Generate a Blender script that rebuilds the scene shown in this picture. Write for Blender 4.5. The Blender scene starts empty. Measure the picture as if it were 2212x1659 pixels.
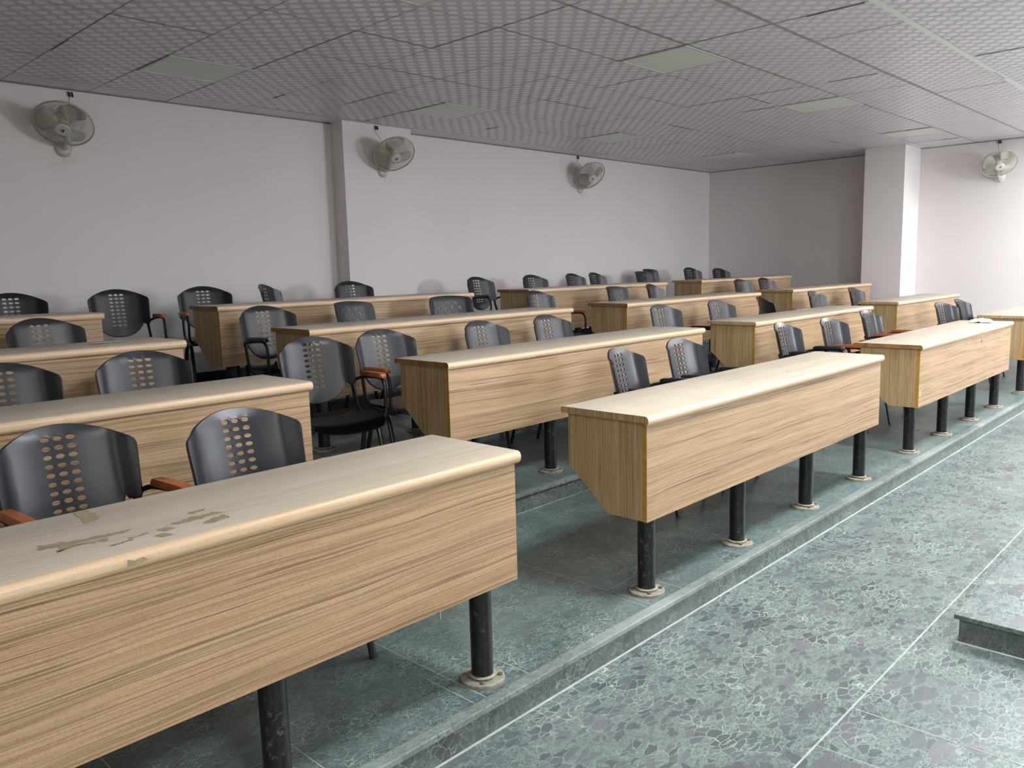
import bpy, bmesh, math, random
from mathutils import Vector, Matrix, geometry
random.seed(7)
PI = math.pi
S = bpy.context.scene
COL = S.collection

# ------------------------------------------------------------------ camera
M = [[0.688296, -0.724959, -0.026135], [-0.120038, -0.078289, -0.989678], [0.71543, 0.684328, -0.140908]]
cam = bpy.data.cameras.new('camera')
cam.sensor_fit = 'HORIZONTAL'; cam.sensor_width = 36.0
cam.lens = 1752.56 / 2212 * 36.0
cam.clip_start = 0.05
camo = bpy.data.objects.new('camera', cam); COL.objects.link(camo)
camo.matrix_world = Matrix([[M[0][i], -M[1][i], -M[2][i], (-1.6856, -1.5684, 1.3245)[i]] for i in range(3)] + [[0, 0, 0, 1]])
S.camera = camo

# ------------------------------------------------------------------ world, lights, exposure
W = bpy.data.worlds.new('world'); S.world = W; W.use_nodes = True
W.node_tree.nodes['Background'].inputs[0].default_value = (0.75, 0.86, 1.0, 1)
W.node_tree.nodes['Background'].inputs[1].default_value = 0.6
S.view_settings.view_transform = 'Standard'; S.view_settings.look = 'None'
S.view_settings.gamma = 1.0; S.view_settings.use_curve_mapping = False
S.view_settings.exposure = 0.30

def area(name, loc, to, sx, sy, power, col, spread=180):
    l = bpy.data.lights.new(name, 'AREA'); l.shape = 'RECTANGLE'; l.size = sx; l.size_y = sy
    l.energy = power; l.color = col; l.spread = math.radians(spread)
    o = bpy.data.objects.new(name, l); COL.objects.link(o); o.location = loc
    o.rotation_euler = (Vector(to) - Vector(loc)).to_track_quat('-Z', 'Y').to_euler()
    return o
# daylight through the windows of the front wall (y = -5) and through the open door of the left wall
area('daylight_front_window', (6.6, -4.85, 1.75), (6.0, 2.0, 1.3), 1.5, 1.0, 160, (0.90, 0.95, 1.0))
area('daylight_near_window', (-0.9, -4.85, 1.8), (-0.6, 2.0, 1.0), 1.8, 1.2, 32, (1.0, 0.96, 0.90))
area('daylight_left_door', (-4.35, -2.9, 1.2), (1.0, 0.8, 0.5), 1.0, 1.9, 24, (1.0, 0.96, 0.90))

CEIL = 2.693; YB = 4.972; XR = 9.63; XL = -4.5; YF = -5.0

# ------------------------------------------------------------------ materials
def mat(name):
    m = bpy.data.materials.new(name); m.use_nodes = True
    nt = m.node_tree; b = nt.nodes['Principled BSDF']
    return m, nt, b
def N(nt, t, **kw):
    n = nt.nodes.new(t)
    for k, v in kw.items():
        if k.startswith('i_'):
            key = k[2:]; key = int(key) if key.isdigit() else key.replace('_', ' ')
            n.inputs[key].default_value = v
        else: setattr(n, k, v)
    return n
def L(nt, a, b): nt.links.new(a, b)
def math_(nt, op, a, b=None, c=None):
    n = nt.nodes.new('ShaderNodeMath'); n.operation = op
    for i, v in enumerate((a, b, c)):
        if v is None: continue
        if isinstance(v, (int, float)): n.inputs[i].default_value = v
        else: L(nt, v, n.inputs[i])
    return n.outputs[0]
def ramp(nt, fac, stops, interp='LINEAR'):
    n = nt.nodes.new('ShaderNodeValToRGB'); n.color_ramp.interpolation = interp
    e = n.color_ramp.elements
    while len(e) < len(stops): e.new(0.5)
    for i, (p, c) in enumerate(stops):
        e[i].position = p; e[i].color = (c[0], c[1], c[2], 1) if not isinstance(c, (int, float)) else (c, c, c, 1)
    L(nt, fac, n.inputs[0]); return n.outputs[0]
def mix(nt, fac, a, b, blend='MIX'):
    n = nt.nodes.new('ShaderNodeMix'); n.data_type = 'RGBA'; n.blend_type = blend
    for sock, v in ((n.inputs[0], fac), (n.inputs[6], a), (n.inputs[7], b)):
        if isinstance(v, (int, float)): sock.default_value = v
        elif isinstance(v, tuple): sock.default_value = (v[0], v[1], v[2], 1)
        else: L(nt, v, sock)
    return n.outputs[2]
def lin(r, g, b):
    f = lambda c: (c / 255 / 12.92) if c / 255 <= 0.04045 else ((c / 255 + 0.055) / 1.055) ** 2.4
    return (f(r), f(g), f(b))
def simple(name, col, rough=0.5, metal=0.0, spec=None, var=0.0, scale=8.0, bump=0.0):
    m, nt, b = mat(name)
    b.inputs['Roughness'].default_value = rough; b.inputs['Metallic'].default_value = metal
    if spec is not None: b.inputs['Specular IOR Level'].default_value = spec
    g = N(nt, 'ShaderNodeNewGeometry'); nz = N(nt, 'ShaderNodeTexNoise', i_Scale=scale, i_Detail=4.0)
    L(nt, g.outputs['Position'], nz.inputs['Vector'])
    c = ramp(nt, nz.outputs[0], [(0.3, tuple(x * (1 - var) for x in col)), (0.7, tuple(min(1, x * (1 + var)) for x in col))])
    L(nt, c, b.inputs['Base Color'])
    if bump:
        bp = N(nt, 'ShaderNodeBump', i_Strength=bump, i_Distance=0.002); L(nt, nz.outputs[0], bp.inputs['Height']); L(nt, bp.outputs[0], b.inputs['Normal'])
    return m
def world_pos(nt, scale=(1, 1, 1), off=(0, 0, 0)):
    g = N(nt, 'ShaderNodeNewGeometry'); mp = N(nt, 'ShaderNodeMapping')
    mp.inputs['Scale'].default_value = scale; mp.inputs['Location'].default_value = off
    L(nt, g.outputs['Position'], mp.inputs['Vector']); return mp.outputs[0]

def wood(name, base, light, dark, vertical=False, rough=0.45, top=False, contrast=1.0):
    m, nt, b = mat(name)
    g = N(nt, 'ShaderNodeNewGeometry')
    # slow warp of the grain
    wsc = {False: (0.9, 1.2, 1.6), True: (1.5, 1.5, 0.8)}[vertical]
    mp = N(nt, 'ShaderNodeMapping'); mp.inputs['Scale'].default_value = wsc; L(nt, g.outputs['Position'], mp.inputs['Vector'])
    wn = N(nt, 'ShaderNodeTexNoise', i_Scale=1.6, i_Detail=2.0); L(nt, mp.outputs[0], wn.inputs['Vector'])
    sep = N(nt, 'ShaderNodeSeparateXYZ'); L(nt, g.outputs['Position'], sep.inputs[0])
    warp = math_(nt, 'MULTIPLY', math_(nt, 'SUBTRACT', wn.outputs[0], 0.5), 0.035 if not vertical else 0.012)
    cmb = N(nt, 'ShaderNodeCombineXYZ')
    if vertical:
        L(nt, math_(nt, 'ADD', sep.outputs[1], warp), cmb.inputs[0]); L(nt, math_(nt, 'MULTIPLY', sep.outputs[2], 0.03), cmb.inputs[1]); L(nt, math_(nt, 'MULTIPLY', sep.outputs[0], 0.3), cmb.inputs[2])
    elif top:
        L(nt, math_(nt, 'ADD', sep.outputs[1], warp), cmb.inputs[0]); L(nt, math_(nt, 'MULTIPLY', sep.outputs[0], 0.022), cmb.inputs[1]); L(nt, sep.outputs[2], cmb.inputs[2])
    else:
        L(nt, math_(nt, 'ADD', sep.outputs[2], warp), cmb.inputs[0]); L(nt, math_(nt, 'MULTIPLY', sep.outputs[0], 0.022), cmb.inputs[1]); L(nt, sep.outputs[1], cmb.inputs[2])
    fine = N(nt, 'ShaderNodeTexNoise', i_Scale=150.0, i_Detail=3.0, i_Roughness=0.6); L(nt, cmb.outputs[0], fine.inputs['Vector'])
    broad = N(nt, 'ShaderNodeTexNoise', i_Scale=22.0, i_Detail=2.0); L(nt, cmb.outputs[0], broad.inputs['Vector'])
    c1 = mix(nt, ramp(nt, broad.outputs[0], [(0.3, 0.0), (0.72, 1.0)]), base, light)
    cs = N(nt, 'ShaderNodeSeparateXYZ'); L(nt, cmb.outputs[0], cs.inputs[0])
    cm2 = N(nt, 'ShaderNodeCombineXYZ'); L(nt, cs.outputs[0], cm2.inputs[0]); L(nt, math_(nt, 'MULTIPLY', cs.outputs[1], 0.22), cm2.inputs[1]); L(nt, cs.outputs[2], cm2.inputs[2])
    fig = N(nt, 'ShaderNodeTexNoise', i_Scale=80.0, i_Detail=2.0, i_Roughness=0.5); L(nt, cm2.outputs[0], fig.inputs['Vector'])
    fig2 = N(nt, 'ShaderNodeTexNoise', i_Scale=260.0, i_Detail=1.0); L(nt, cm2.outputs[0], fig2.inputs['Vector'])
    msk = N(nt, 'ShaderNodeTexNoise', i_Scale=26.0, i_Detail=1.0); L(nt, cm2.outputs[0], msk.inputs['Vector'])
    l1 = math_(nt, 'MULTIPLY', ramp(nt, math_(nt, 'ABSOLUTE', math_(nt, 'SUBTRACT', fig.outputs[0], 0.5)), [(0.0, 1.0), (0.010, 0.8), (0.026, 0.0)]), ramp(nt, msk.outputs[0], [(0.42, 1.0), (0.58, 0.45)]))
    l3 = ramp(nt, fig2.outputs[0], [(0.37, 0.7), (0.46, 0.0)])
    l2 = ramp(nt, fine.outputs[0], [(0.36, 1.0), (0.46, 0.0)])
    lines = math_(nt, 'MAXIMUM', math_(nt, 'MAXIMUM', l1, math_(nt, 'MULTIPLY', l3, 0.8)), math_(nt, 'MULTIPLY', l2, 0.3))
    c2 = mix(nt, math_(nt, 'MULTIPLY', lines, 0.95 * contrast), c1, dark)
    sp = N(nt, 'ShaderNodeTexNoise', i_Scale=260.0, i_Detail=1.0); L(nt, g.outputs['Position'], sp.inputs['Vector'])
    c3 = mix(nt, math_(nt, 'MULTIPLY', ramp(nt, sp.outputs[0], [(0.35, 1.0), (0.5, 0.0)]), 0.18), c2, dark)
    L(nt, c3, b.inputs['Base Color'])
    du = N(nt, 'ShaderNodeTexNoise', i_Scale=3.0, i_Detail=5.0); L(nt, g.outputs['Position'], du.inputs['Vector'])
    L(nt, ramp(nt, du.outputs[0], [(0.3, rough - 0.06), (0.7, rough + 0.1)]), b.inputs['Roughness'])
    return m
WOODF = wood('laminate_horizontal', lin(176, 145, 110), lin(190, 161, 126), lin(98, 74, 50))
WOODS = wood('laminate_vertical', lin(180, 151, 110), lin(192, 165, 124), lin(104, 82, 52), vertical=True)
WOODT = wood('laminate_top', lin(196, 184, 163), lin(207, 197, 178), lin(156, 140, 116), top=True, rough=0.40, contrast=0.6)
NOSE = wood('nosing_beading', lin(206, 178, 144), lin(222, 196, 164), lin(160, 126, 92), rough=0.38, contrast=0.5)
CORE = simple('ply_core_edge', lin(140, 104, 62), 0.6, var=0.35, scale=30)
GLUE = simple('edge_glue_strip', lin(176, 136, 50), 0.45, var=0.2, scale=40)
PEEL = simple('peeled_laminate', lin(146, 133, 108), 0.7, var=0.15, scale=60)
PLAST = simple('black_plastic_shell', lin(36, 38, 43), 0.34, spec=0.45, var=0.12, scale=5, bump=0.0)
PLASTB = simple('dark_plastic_shell_plain', lin(40, 43, 48), 0.42, spec=0.4, var=0.12, scale=5)
FRAME = simple('black_enamel_tube', lin(24, 25, 28), 0.34, var=0.2, scale=20)
PIPE = None
ARMW = simple('brown_armrest', lin(160, 90, 44), 0.4, var=0.2, scale=12)
ARMB = simple('black_armrest', lin(28, 29, 32), 0.42, var=0.1, scale=12)
FLAN = simple('dusty_flange', lin(140, 136, 122), 0.75, var=0.25, scale=50)
BOLT = simple('rusty_bolt', lin(112, 98, 80), 0.6, 0.3, var=0.3, scale=80)
FANP = simple('aged_fan_plastic', lin(200, 196, 188), 0.5, var=0.15, scale=9)
FANB = simple('dusty_fan_blade', lin(192, 186, 176), 0.55, var=0.18, scale=14)
FANW = simple('fan_wire', lin(178, 174, 162), 0.45, 0.0, var=0.1, scale=20)
BADGE = simple('fan_badge', lin(205, 203, 198), 0.4, var=0.05)
INKB = simple('badge_emblem', lin(25, 30, 40), 0.5)
CORD = simple('power_cord', lin(92, 78, 74), 0.6)
BLACK = simple('black_connector', lin(18, 17, 17), 0.5)
CLOTH = simple('white_cloth', lin(226, 222, 210), 0.9, var=0.08, scale=25)
PAPER = simple('paper_scrap', lin(222, 220, 212), 0.85)
INK = simple('purple_ink', lin(80, 50, 120), 0.6)
TBAR = simple('ceiling_tee_bar', lin(160, 157, 157), 0.5, var=0.04)
LAMPF = simple('lamp_frame', lin(205, 205, 200), 0.4)
LAMPD = simple('lamp_diffuser_off', lin(230, 230, 224), 0.45)
SKIRT = simple('black_granite_skirting', lin(22, 22, 24), 0.25, var=0.3, scale=30)
GROUT = simple('white_grout', lin(172, 178, 170), 0.9, var=0.15, scale=20)
GLASS, _nt, _b = mat('window_glass'); _b.inputs['Transmission Weight'].default_value = 1.0; _b.inputs['Roughness'].default_value = 0.02
ALU = simple('aluminium_frame', lin(150, 150, 150), 0.4, 0.6)

def pipe_mat():
    m, nt, b = mat('black_painted_pipe')
    g = N(nt, 'ShaderNodeNewGeometry')
    n1 = N(nt, 'ShaderNodeTexNoise', i_Scale=55.0, i_Detail=6.0, i_Roughness=0.7); L(nt, g.outputs['Position'], n1.inputs['Vector'])
    n2 = N(nt, 'ShaderNodeTexNoise', i_Scale=6.0, i_Detail=3.0); L(nt, g.outputs['Position'], n2.inputs['Vector'])
    k = math_(nt, 'MULTIPLY', ramp(nt, n1.outputs[0], [(0.55, 0.0), (0.68, 1.0)]), ramp(nt, n2.outputs[0], [(0.4, 0.15), (0.65, 0.8)]))
    L(nt, mix(nt, k, lin(24, 25, 27), lin(112, 106, 98)), b.inputs['Base Color'])
    L(nt, math_(nt, 'ADD', math_(nt, 'MULTIPLY', k, 0.4), 0.32), b.inputs['Roughness'])
    return m
PIPE = pipe_mat()

def wall_mat(name, col, var=0.04):
    m, nt, b = mat(name)
    v = world_pos(nt)
    n = N(nt, 'ShaderNodeTexNoise', i_Scale=1.3, i_Detail=5.0); L(nt, v, n.inputs['Vector'])
    n2 = N(nt, 'ShaderNodeTexNoise', i_Scale=60.0, i_Detail=4.0); L(nt, v, n2.inputs['Vector'])
    c = mix(nt, n.outputs[0], tuple(x * (1 - var) for x in col), tuple(min(1, x * (1 + var)) for x in col))
    L(nt, c, b.inputs['Base Color']); b.inputs['Roughness'].default_value = 0.75
    bp = N(nt, 'ShaderNodeBump', i_Strength=0.12, i_Distance=0.002); L(nt, n2.outputs[0], bp.inputs['Height']); L(nt, bp.outputs[0], b.inputs['Normal'])
    return m
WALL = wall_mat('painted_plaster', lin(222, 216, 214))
WALLD = wall_mat('unseen_darkened_wall', lin(120, 112, 104))  # unseen front and left walls, darkened to cut the light they bounce

def marble(name, fine=1.0, green=(96, 128, 118), lightc=(150, 182, 164), dark=(66, 76, 82), dust=0.15, clast=1.0, grey=(112, 120, 120), stone=(104, 102, 110)):
    m, nt, b = mat(name)
    g = N(nt, 'ShaderNodeNewGeometry')
    wn = N(nt, 'ShaderNodeTexNoise', i_Scale=5.0 * fine, i_Detail=5.0, i_Roughness=0.6); L(nt, g.outputs['Position'], wn.inputs['Vector'])
    off = N(nt, 'ShaderNodeVectorMath', operation='MULTIPLY_ADD'); L(nt, wn.outputs['Color'], off.inputs[0])
    off.inputs[1].default_value = (0.10 / fine,) * 3; L(nt, g.outputs['Position'], off.inputs[2])
    mp = N(nt, 'ShaderNodeMapping'); mp.inputs['Rotation'].default_value = (0, 0, 0.785); mp.inputs['Scale'].default_value = (1.0, 2.1, 1.0)
    L(nt, off.outputs[0], mp.inputs['Vector'])
    def vor(scale, feat='F1'):
        v = N(nt, 'ShaderNodeTexVoronoi', feature=feat, i_Scale=scale * fine); L(nt, mp.outputs[0], v.inputs['Vector']); return v
    v1 = vor(7.5); e1 = vor(7.5, 'DISTANCE_TO_EDGE'); v2 = vor(21.0); e2 = vor(21.0, 'DISTANCE_TO_EDGE')
    s1 = N(nt, 'ShaderNodeSeparateColor'); L(nt, v1.outputs['Color'], s1.inputs[0])
    s2 = N(nt, 'ShaderNodeSeparateColor'); L(nt, v2.outputs['Color'], s2.inputs[0])
    n3 = N(nt, 'ShaderNodeTexNoise', i_Scale=38.0 * fine, i_Detail=6.0, i_Roughness=0.75); L(nt, mp.outputs[0], n3.inputs['Vector'])
    n4 = N(nt, 'ShaderNodeTexNoise', i_Scale=1.5, i_Detail=4.0); L(nt, g.outputs['Position'], n4.inputs['Vector'])
    G, LC, D = lin(*green), lin(*lightc), lin(*dark)
    v3 = vor(52.0); s3 = N(nt, 'ShaderNodeSeparateColor'); L(nt, v3.outputs['Color'], s3.inputs[0]); e3 = vor(52.0, 'DISTANCE_TO_EDGE')
    cell = mix(nt, ramp(nt, s3.outputs[0], [(0.15, 0.0), (0.8, 1.0)]), D, G)
    web = math_(nt, 'MULTIPLY', ramp(nt, e3.outputs['Distance'], [(0.0, 1.0), (0.10, 0.75), (0.30, 0.12)]), ramp(nt, n3.outputs[0], [(0.36, 0.15), (0.58, 1.0)]))
    matrix = mix(nt, web, cell, LC)
    matrix = mix(nt, math_(nt, 'MULTIPLY', ramp(nt, n4.outputs[0], [(0.40, 0.0), (0.62, 1.0)]), 0.45), matrix, lin(*grey))
    # small stones
    st2 = math_(nt, 'MULTIPLY', math_(nt, 'GREATER_THAN', s2.outputs[0], 0.50), ramp(nt, e2.outputs['Distance'], [(0.05, 0.0), (0.09, 1.0)]))
    stc = mix(nt, math_(nt, 'MULTIPLY', ramp(nt, n3.outputs[0], [(0.35, 0.0), (0.65, 1.0)]), 0.35), mix(nt, s2.outputs[1], D, lin(*stone)), G)
    c = mix(nt, math_(nt, 'MULTIPLY', st2, 0.8 * clast), matrix, stc)
    # large stones
    st1 = math_(nt, 'MULTIPLY', math_(nt, 'GREATER_THAN', s1.outputs[0], 0.80), ramp(nt, e1.outputs['Distance'], [(0.07, 0.0), (0.10, 1.0)]))
    stl = mix(nt, math_(nt, 'MULTIPLY', ramp(nt, n3.outputs[0], [(0.35, 0.0), (0.65, 1.0)]), 0.4), mix(nt, s1.outputs[1], D, lin(*stone)), G)
    c = mix(nt, math_(nt, 'MULTIPLY', st1, 0.8 * clast), c, stl)
    # fine light veins
    vein = math_(nt, 'MULTIPLY', ramp(nt, e2.outputs['Distance'], [(0.0, 1.0), (0.035, 0.0)]), ramp(nt, wn.outputs[0], [(0.45, 0.0), (0.62, 0.8)]))
    c = mix(nt, vein, c, lin(190, 208, 196))
    dn = N(nt, 'ShaderNodeTexNoise', i_Scale=2.3, i_Detail=6.0, i_Roughness=0.65); L(nt, g.outputs['Position'], dn.inputs['Vector'])
    dfac = math_(nt, 'MULTIPLY', ramp(nt, dn.outputs[0], [(0.42, 0.25), (0.66, 1.0)]), dust)
    c = mix(nt, dfac, c, lin(164, 172, 166))
    L(nt, c, b.inputs['Base Color'])
    L(nt, ramp(nt, dn.outputs[0], [(0.35, 0.31), (0.7, 0.46)]), b.inputs['Roughness'])
    return m
MARBLE = marble('green_marble_floor', 1.0, green=(64, 82, 82), lightc=(126, 147, 141), dark=(46, 54, 60), dust=0.10)
MARBT = marble('green_marble_tier', 1.35, green=(48, 70, 70), lightc=(112, 140, 137), dark=(24, 33, 37), dust=0.22, grey=(84, 96, 98), stone=(72, 78, 82), clast=0.5)
RISER = marble('green_marble_riser', 1.5, green=(50, 64, 60), lightc=(110, 122, 114), dark=(24, 30, 30), dust=0.3, grey=(96, 98, 92), stone=(60, 60, 60), clast=0.7)
NOSM = marble('dusty_step_edge', 3.0, green=(84, 98, 92), lightc=(128, 140, 132), dark=(52, 58, 56), dust=0.75, grey=(104, 108, 104), stone=(80, 82, 82))

def tile_mat():
    m, nt, b = mat('patterned_ceiling_tile')
    uv = N(nt, 'ShaderNodeUVMap'); sep = N(nt, 'ShaderNodeSeparateXYZ'); L(nt, uv.outputs[0], sep.inputs[0])
    fx = math_(nt, 'MULTIPLY', sep.outputs[0], 10.0); fy = math_(nt, 'MULTIPLY', sep.outputs[1], 10.0)
    u = math_(nt, 'MULTIPLY', math_(nt, 'ADD', fx, fy), 0.5); v = math_(nt, 'ADD', math_(nt, 'MULTIPLY', math_(nt, 'SUBTRACT', fx, fy), 0.5), 20.5)
    du = math_(nt, 'SUBTRACT', math_(nt, 'FRACT', u), 0.5); dv = math_(nt, 'SUBTRACT', math_(nt, 'FRACT', v), 0.5)
    d = math_(nt, 'SQRT', math_(nt, 'MULTIPLY', math_(nt, 'ADD', math_(nt, 'MULTIPLY', du, du), math_(nt, 'MULTIPLY', dv, dv)), 2.0))
    dot = math_(nt, 'LESS_THAN', d, 0.56)
    ring = math_(nt, 'LESS_THAN', math_(nt, 'ABSOLUTE', math_(nt, 'SUBTRACT', d, 0.56)), 0.025)
    c = mix(nt, dot, lin(210, 203, 210), lin(238, 231, 238))
    c = mix(nt, math_(nt, 'MULTIPLY', ring, 0.35), c, lin(120, 118, 120))
    L(nt, c, b.inputs['Base Color'])
    L(nt, math_(nt, 'SUBTRACT', 0.50, math_(nt, 'MULTIPLY', dot, 0.20)), b.inputs['Roughness'])
    return m
TILE = tile_mat()
def emis(name, col, s):
    m, nt, b = mat(name)
    b.inputs['Emission Color'].default_value = (*col, 1); b.inputs['Emission Strength'].default_value = s
    b.inputs['Base Color'].default_value = (0.8, 0.8, 0.8, 1); return m
LAMPON = emis('lamp_diffuser_lit', (0.97, 0.98, 1.0), 68.0)

# ------------------------------------------------------------------ mesh helpers
class MB:
    def __init__(s): s.v = []; s.f = []; s.m = []; s.uv = {}
    def add(s, vs, fs, mi=0):
        o = len(s.v); s.v += [tuple(v) for v in vs]
        for f in fs: s.f.append([i + o for i in f]); s.m.append(mi)
        return s
    def box(s, a, b, mi=0):
        x0, y0, z0 = a; x1, y1, z1 = b
        return s.add([(x0, y0, z0), (x1, y0, z0), (x1, y1, z0), (x0, y1, z0), (x0, y0, z1), (x1, y0, z1), (x1, y1, z1), (x0, y1, z1)],
                     [(0, 3, 2, 1), (4, 5, 6, 7), (0, 1, 5, 4), (1, 2, 6, 5), (2, 3, 7, 6), (3, 0, 4, 7)], mi)
    def cyl(s, c, r0, r1, h, n=24, mi=0, axis=(0, 0, 1), cap=True):
        ax = Vector(axis).normalized(); q = ax.to_track_quat('Z', 'Y'); c = Vector(c); vs = []
        for z, r in ((0, r0), (h, r1)):
            for i in range(n):
                a = 2 * PI * i / n; vs.append(c + q @ Vector((r * math.cos(a), r * math.sin(a), z)))
        fs = [(i, (i + 1) % n, n + (i + 1) % n, n + i) for i in range(n)]
        if cap: fs += [tuple(range(n - 1, -1, -1)), tuple(range(n, 2 * n))]
        return s.add(vs, fs, mi)
    def lathe(s, c, prof, n=24, mi=0, axis=(0, 0, 1)):
        q = Vector(axis).normalized().to_track_quat('Z', 'Y'); c = Vector(c); vs = []; k = len(prof)
        for i in range(n):
            a = 2 * PI * i / n
            for r, z in prof: vs.append(c + q @ Vector((r * math.cos(a), r * math.sin(a), z)))
        fs = [(i * k + j, ((i + 1) % n) * k + j, ((i + 1) % n) * k + j + 1, i * k + j + 1) for i in range(n) for j in range(k - 1)]
        return s.add(vs, fs, mi)
    def tube(s, pts, ra, rb=None, n=8, mi=0, up=(0, 0, 1), closed=False, smooth=0):
        rb = rb or ra; P = [Vector(p) for p in pts]
        if smooth and not closed:
            Q = []
            for i in range(len(P) - 1):
                p0 = P[max(0, i - 1)]; p1 = P[i]; p2 = P[i + 1]; p3 = P[min(len(P) - 1, i + 2)]
                for j in range(smooth):
                    t = j / smooth
                    Q.append(0.5 * ((2 * p1) + (p2 - p0) * t + (2 * p0 - 5 * p1 + 4 * p2 - p3) * t * t + (3 * p1 - p0 - 3 * p2 + p3) * t ** 3))
            Q.append(P[-1]); P = Q
        k = len(P); vs = []; U = Vector(up)
        for i in range(k):
            if closed: d = P[(i + 1) % k] - P[i - 1]
            else: d = P[min(i + 1, k - 1)] - P[max(i - 1, 0)]
            d.normalize(); a = U.cross(d)
            if a.length < 1e-4: a = Vector((1, 0, 0)).cross(d)
            a.normalize(); b2 = d.cross(a).normalized()
            for j in range(n):
                t = 2 * PI * j / n; vs.append(P[i] + a * ra * math.cos(t) + b2 * rb * math.sin(t))
        fs = []
        for i in range(k if closed else k - 1):
            for j in range(n):
                i2 = (i + 1) % k; fs.append((i * n + j, i * n + (j + 1) % n, i2 * n + (j + 1) % n, i2 * n + j))
        if not closed: fs += [tuple(range(n - 1, -1, -1)), tuple((k - 1) * n + j for j in range(n))]
        return s.add(vs, fs, mi)
    def prism(s, poly, x0, x1, mi=0, endmi=None, plane='YZ'):
        """poly in (y,z), extruded along x"""
        n = len(poly); mk = (lambda x, p: (x, p[0], p[1])) if plane == 'YZ' else (lambda x, p: (p[0], p[1], x))
        s.add([mk(x0, p) for p in poly] + [mk(x1, p) for p in poly], [(i, (i + 1) % n, n + (i + 1) % n, n + i) for i in range(n)], mi)
        o = len(s.v) - 2 * n
        s.f.append([o + i for i in range(n - 1, -1, -1)]); s.m.append(mi if endmi is None else endmi)
        s.f.append([o + n + i for i in range(n)]); s.m.append(mi if endmi is None else endmi)
        return s
    def mesh(s, name, mats, smooth=False, ang=35):
        me = bpy.data.meshes.new(name); me.from_pydata(s.v, [], s.f)
        for m in (mats if isinstance(mats, (list, tuple)) else [mats]): me.materials.append(m)
        me.polygons.foreach_set('material_index', s.m)
        bm = bmesh.new(); bm.from_mesh(me); bmesh.ops.recalc_face_normals(bm, faces=bm.faces); bm.to_mesh(me); bm.free()
        if smooth:
            me.polygons.foreach_set('use_smooth', [True] * len(me.polygons)); me.set_sharp_from_angle(angle=math.radians(ang))
        me.update(); return me
    def build(s, name, mats, parent=None, smooth=False, ang=35, loc=None):
        o = bpy.data.objects.new(name, s.mesh(name, mats, smooth, ang)); COL.objects.link(o)
        if parent: o.parent = parent
        if loc: o.location = loc
        return o
def bevel(o, w=0.004, seg=2):
    m = o.modifiers.new('bevel', 'BEVEL'); m.width = w; m.segments = seg; m.limit_method = 'ANGLE'; return o
def struct(o): o['kind'] = 'structure'; return o
def thing(name, label, cat, loc=(0, 0, 0), rz=0.0, group=None):
    o = bpy.data.objects.new(name, None); o.empty_display_size = 0.05; COL.objects.link(o); o.location = loc; o.rotation_euler = (0, 0, rz)
    tag(o, label, cat, group); return o
def tag(o, label, cat, group=None):
    o['label'] = label; o['category'] = cat
    if group: o['group'] = group
    return o
def copy_tree(o, parent=None):
    c = o.copy(); COL.objects.link(c)
    if parent: c.parent = parent
    for ch in list(o.children): copy_tree(ch, c)
    return c

# ------------------------------------------------------------------ the room shell
# floor and raised tiers
TY = [0.0, 1.1765, 2.213, 3.3085, YB]; TZ = {1: .0935, 2: .1929, 3: .3226, 4: .433}
f = MB(); f.box((XL, YF, -0.12), (XR, TY[0] + 0.05, 0.0), 0)
def gline(mb, x0, y0, x1, y1, w, z, mi=1):
    d = Vector((x1 - x0, y1 - y0)).normalized(); n = Vector((-d.y, d.x)) * w / 2
    mb.add([(x0 - n.x, y0 - n.y, z), (x1 - n.x, y1 - n.y, z), (x1 + n.x, y1 + n.y, z), (x0 + n.x, y0 + n.y, z)], [(0, 1, 2, 3)], mi)
gline(f, XL, -.722, XR, -.722, .006, .0007); gline(f, XL, -1.95, XR, -1.95, .006, .0007); gline(f, XL, -3.2, XR, -3.2, .006, .0007)
gline(f, XL, -.008, XR, -.008, .007, .0007)
for x in (-3.0, -1.2, 1.93, 3.7, 5.5, 7.3, 9.1): gline(f, x, -.722, x - .03, -.02, .0035, .0007)
for x in (-3.2, -.9, .63, 2.4, 4.2, 6.0, 7.8): gline(f, x, -.722, x + .02, -1.95, .0035, .0007); gline(f, x + .3, -1.95, x + .3, YF, .0035, .0007)
gline(f, .375, -.722, .42, -1.95, .003, .0007)
struct(f.build('floor', [MARBLE, GROUT]))
nos = 1
ROWX = {1: [(-2.271, .014), (.678, 2.997), (3.617, 5.888), (6.584, 8.864)], 2: [(-2.105, .11), (.847, 3.183), (3.789, 6.096), (6.842, 8.938)], 3: [(.75, 3.018)], 4: []}
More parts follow.
